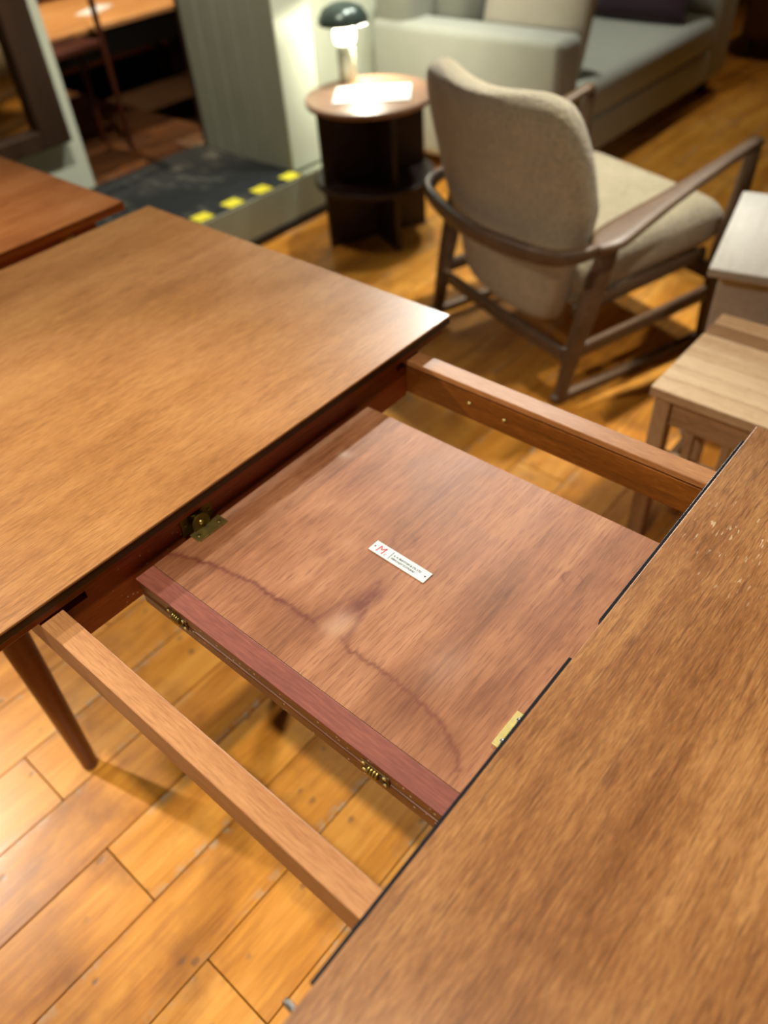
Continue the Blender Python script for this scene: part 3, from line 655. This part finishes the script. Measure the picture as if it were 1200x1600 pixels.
# ---------------------------------------------------------------- pale oak stool
S = thing('oak_stool', 'pale oak slatted stool at the right beside the armchair', 'stool', (0.45, 1.42, 0))
def sbox(name, x0, x1, y0, y1, z0, z1, mat, bev=0.002): return box(name, x0, x1, y0, y1, z0, z1, mat, S, bev)
ys = np.linspace(1.25, 1.60, 8)
for a, b in zip(ys[:-1], ys[1:]): sbox('top_plank', 0.212, 0.70, a+.0006, b-.0006, 0.428, 0.450, M['oak'], 0.0012)
for lx in (0.222, 0.655):
    for ly in (1.258, 1.555): sbox('leg', lx, lx+.036, ly, ly+.036, 0.0, 0.428, M['oak_z'], 0.003)
for ly in (1.262, 1.572): sbox('apron', 0.258, 0.655, ly, ly+.018, 0.365, 0.428, M['oak'])
for lx in (0.228, 0.667): sbox('apron', lx, lx+.018, 1.294, 1.555, 0.365, 0.428, M['oak_z'])
for ly in (1.262, 1.572): sbox('lower_rail', 0.258, 0.655, ly, ly+.018, 0.255, 0.290, M['oak'])
for k in range(5): sbox('spindle', 0.30+k*0.075, 0.318+k*0.075, 1.264, 1.278, 0.290, 0.365, M['oak_z'])
for lx in (0.228, 0.667): sbox('lower_rail', lx, lx+.018, 1.294, 1.555, 0.14, 0.175, M['oak_z'])

# ---------------------------------------------------------------- whitewashed low table behind the stool
K = thing('low_table', 'whitewashed low table cut off by the right edge, behind the oak stool', 'table', (0.128, 1.688, 0), math.radians(13.1))
def kb(name, x0, x1, y0, y1, z0, z1, bev=0.004): return bm_obj(name, box_bm(x0, x1, y0, y1, z0, z1, bev, 2), M['whitewash'], K)
kb('table_top', 0.0, 0.55, 0.0, 0.47, 0.476, 0.500)
kb('slab_leg', 0.025, 0.20, 0.025, 0.065, 0.0, 0.476); kb('slab_leg', 0.035, 0.075, 0.36, 0.44, 0.0, 0.476)
kb('slab_leg', 0.40, 0.52, 0.025, 0.065, 0.0, 0.476); kb('slab_leg', 0.48, 0.52, 0.36, 0.44, 0.0, 0.476)
kb('rail', 0.040, 0.060, 0.065, 0.36, 0.40, 0.470, 0.002); kb('rail', 0.49, 0.51, 0.065, 0.36, 0.40, 0.470, 0.002)

# ---------------------------------------------------------------- sofa with loose cushions
SO = thing('sofa', 'long pale linen sofa against the wall behind the round side table', 'sofa', (-1.48, 3.7, 0))
def so(name, x0, x1, y0, y1, z0, z1, mat, bev=0.04, seg=4): 
    return bm_obj(name, box_bm(x0+1.48, x1+1.48, y0-3.7, y1-3.7, z0, z1, bev, seg), mat, SO, True)
so('base', -1.94, -1.00, 2.86, 4.62, 0.075, 0.235, M['sofa'], 0.025)
so('seat_cushion', -1.72, -0.985, 3.035, 4.38, 0.232, 0.395, M['sofa'], 0.05)
so('armrest', -1.945, -0.985, 2.85, 3.03, 0.08, 0.60, M['sofa'], 0.035)
so('armrest', -1.945, -0.985, 4.385, 4.62, 0.08, 0.60, M['sofa'], 0.05)
so('backrest', -1.95, -1.74, 2.87, 4.60, 0.10, 0.72, M['sofa_back'], 0.05)
for (a, b) in ((3.05, 3.70), (3.72, 4.37)): so('back_cushion', -1.76, -1.58, a, b, 0.39, 0.78, M['sofa_back'], 0.06)
for lx in (-1.88, -1.06):
    for ly in (2.92, 4.54): so('leg', lx-.02, lx+.02, ly-.02, ly+.02, 0.0, 0.085, M['ebony'], 0.004, 1)
def cushion(label, loc, rot, w_, d_, h_, mat):
    o = bm_obj('cushion', cushion_bm(w_, d_, h_, 4.0), mat, None, True, loc, rot)
    return tag(o, label, 'cushion')
cushion('beige square cushion leaning inside the near sofa arm', (-1.305, 3.20, 0.63), (math.radians(72), 0, math.radians(3)), 0.50, 0.46, 0.14, M['cush'])
cushion('dark plum cushion at the far end of the sofa', (-1.30, 4.16, 0.605), (math.radians(76), 0, 0), 0.50, 0.42, 0.13, M['purple'])

# ---------------------------------------------------------------- round side table with lamp and leaflet
CX, CY = -1.40, 2.225
SD = thing('side_table', 'round dark wooden side table with a lower shelf next to the sofa arm', 'table', (CX, CY, 0))
ZT = 0.53
bm_obj('table_top', lathe_bm([(0.222, ZT-0.024), (0.236, ZT-0.020), (0.240, ZT-0.006), (0.236, ZT), (0.001, ZT)], 56), M['walnut_top'], SD)
bm_obj('shelf', lathe_bm([(0.225, 0.225), (0.236, 0.229), (0.236, 0.246), (0.230, 0.250), (0.001, 0.250)], 56), M['walnut_dark'], SD)
a1 = math.atan2(0.41, 0.18)
def panel(name, ang_, half, zt, zb):
    o = bm_obj(name, box_bm(-half, half, -0.011, 0.011, zb, zt, 0.002, 1), M['walnut_dark'], SD, False, (0, 0, 0), (0, 0, ang_)); return o
panel('upright_panel', a1, 0.215, ZT-0.024, 0.250); panel('upright_panel', a1, 0.215, 0.225, 0.0)
for zt, zb in ((ZT-0.024, 0.250), (0.225, 0.0)):
    bm = box_bm(0.011, 0.19, -0.010, 0.010, zb, zt, 0.002, 1); bm_obj('cross_panel', bm, M['walnut_dark'], SD, False, (0, 0, 0), (0, 0, a1-math.pi/2))
LP = (-1.580, 2.305)
LA = thing('table_lamp', 'small lit lamp with a dark domed shade on the round side table', 'lamp', (LP[0], LP[1], ZT))
bm_obj('base', lathe_bm([(0.032, 0.0), (0.034, 0.003), (0.033, 0.10), (0.031, 0.125), (0.029, 0.127)], 28), M['lamp_body'], LA, True)
bm_obj('lit_diffuser', lathe_bm([(0.029, 0.127), (0.036, 0.130), (0.040, 0.150), (0.038, 0.172), (0.020, 0.178)], 28), M['bulb'], LA, True)
bm_obj('stem', lathe_bm([(0.008, 0.176), (0.008, 0.215)], 16), M['shade'], LA, True)
bm_obj('lamp_shade', lathe_bm([(0.090, 0.192), (0.095, 0.195), (0.092, 0.212), (0.072, 0.240), (0.035, 0.256), (0.001, 0.260)], 36), M['shade'], LA, True)
ld = bpy.data.lights.new('lamp_light', 'POINT'); ld.energy = 11.0; ld.color = (1.0, 0.93, 0.74); ld.shadow_soft_size = 0.03
lo = bpy.data.objects.new('lamp_light', ld); COL.objects.link(lo); lo.location = (LP[0]+0.035, LP[1]+0.055, ZT+0.172)
pb = bm_obj('leaflet', box_bm(-0.14, 0.14, -0.095, 0.095, 0.0, 0.004, 0.0008, 1), M['paper'], None, False, (-1.385, 2.225, ZT), (0, 0, math.radians(38)))
tag(pb, 'white leaflet lying on the round side table', 'leaflet')

# ---------------------------------------------------------------- dark framed mirror on the left wall
MI = thing('wall_mirror', 'dark brown framed mirror on the pale wall behind the teak tables', 'mirror', (-2.44, 1.10, 0.40))
def mb(name, y0, y1, z0, z1, x0, x1, mat, bev=0.004): return box(name, x0, x1, y0, y1, z0, z1, mat, MI, bev)
mb('frame_side', 1.425, 1.545, 0.40, 1.62, -2.439, -2.385, M['dark_frame'])
mb('frame_side', 0.60, 0.72, 0.40, 1.62, -2.439, -2.385, M['dark_frame'])
mb('frame_bottom', 0.72, 1.425, 0.40, 0.465, -2.439, -2.385, M['dark_frame'])
mb('frame_top', 0.72, 1.425, 1.50, 1.62, -2.439, -2.385, M['dark_frame'])
mb('mirror_glass', 0.72, 1.425, 0.465, 1.50, -2.432, -2.424, M['mirror'], 0.0)

# ---------------------------------------------------------------- room beyond the doorway
B = thing('black_table', 'black table with a tan top in the room beyond the doorway', 'table', (-3.25, 2.30, ZS))
box('table_top', -3.62, -2.93, 1.70, 2.92, 0.61, 0.632, M['tan_top'], B, 0.004)
for ly in (1.74, 2.86): box('apron', -3.58, -2.97, ly, ly+.022, 0.50, 0.61, M['ebony'], B)
for lx in (-3.59, -2.965): box('apron', lx, lx+.022, 1.74, 2.88, 0.50, 0.61, M['ebony'], B)
for lx in (-3.56, -2.99):
    for ly in (1.78, 2.84): cyl_between('leg', (lx+3.25, ly-2.30, 0), (lx+3.25, ly-2.30, 0.61-ZS), 0.016, 0.026, M['ebony'], B)
tag(bm_obj('papers', box_bm(-0.05, 0.05, -0.10, 0.10, 0, 0.004, 0.0008, 1), M['paper'], None, False, (-3.22, 2.30, 0.632), (0, 0, 0.5)), 'white papers on the tan topped table beyond the doorway', 'paper')
D = thing('dining_chair', 'slim red-brown wooden chair in front of the tan topped table', 'chair', (-2.66, 1.78, ZS), math.radians(5))
for x, y, h in ((0.0, 0.19, 0.86), (0.0, -0.19, 0.86), (-0.19, 0.19, 0.43), (-0.19, -0.19, 0.43)):
    cyl_between('leg', (x, y, 0), (x, y, h), 0.011, 0.014, M['red_wood'], D, 14)
bm_obj('seat', box_bm(-0.21, 0.0, -0.20, 0.20, 0.415, 0.440, 0.006, 2), M['red_wood'], D)
for z in (0.62, 0.80): bm_obj('back_slat', box_bm(-0.008, 0.008, -0.185, 0.185, z, z+.05, 0.004, 1), M['red_wood'], D)
CH = thing('low_chest', 'low reddish wooden chest on the boards under the black table', 'chest', (-4.3, 2.9, ZS))
box('body', -4.6, -4.1, 2.40, 3.30, ZS, ZS+0.32, M['red_wood'], CH, 0.006)
box('lid', -4.62, -4.08, 2.38, 3.32, ZS+0.32, ZS+0.345, M['teak2'], CH, 0.004)

# ---------------------------------------------------------------- dark sideboard at the far right
Q = thing('sideboard', 'dark walnut sideboard with drawers at the back, beyond the sofa', 'sideboard', (-0.4, 5.4, 0))
box('carcass', -1.15, 0.6, 5.20, 5.65, 0.10, 0.74, M['cab'], Q, 0.006)
box('top', -1.17, 0.62, 5.17, 5.66, 0.74, 0.765, M['cab'], Q, 0.004)
for k in range(4):
    x = -1.13+k*0.4325
    for z in (0.13, 0.335, 0.54):
        d = box('drawer', x+.006, x+.4265, 5.182, 5.20, z, z+.19, M['cab'], Q, 0.003)
        bm_obj('handle', box_bm(x+.16+.4, x+.27+.4, 5.165-5.4, 5.182-5.4, z+.09, z+.105, 0.003, 1), M['brass_dark'], d)
for lx in (-1.10, 0.52):
    for ly in (5.24, 5.60): cyl_between('leg', (lx+.4, ly-5.4, 0), (lx+.4, ly-5.4, 0.10), 0.014, 0.02, M['ebony'], Q)

for o in bpy.data.objects:
    if '_base' in o: del o['_base']
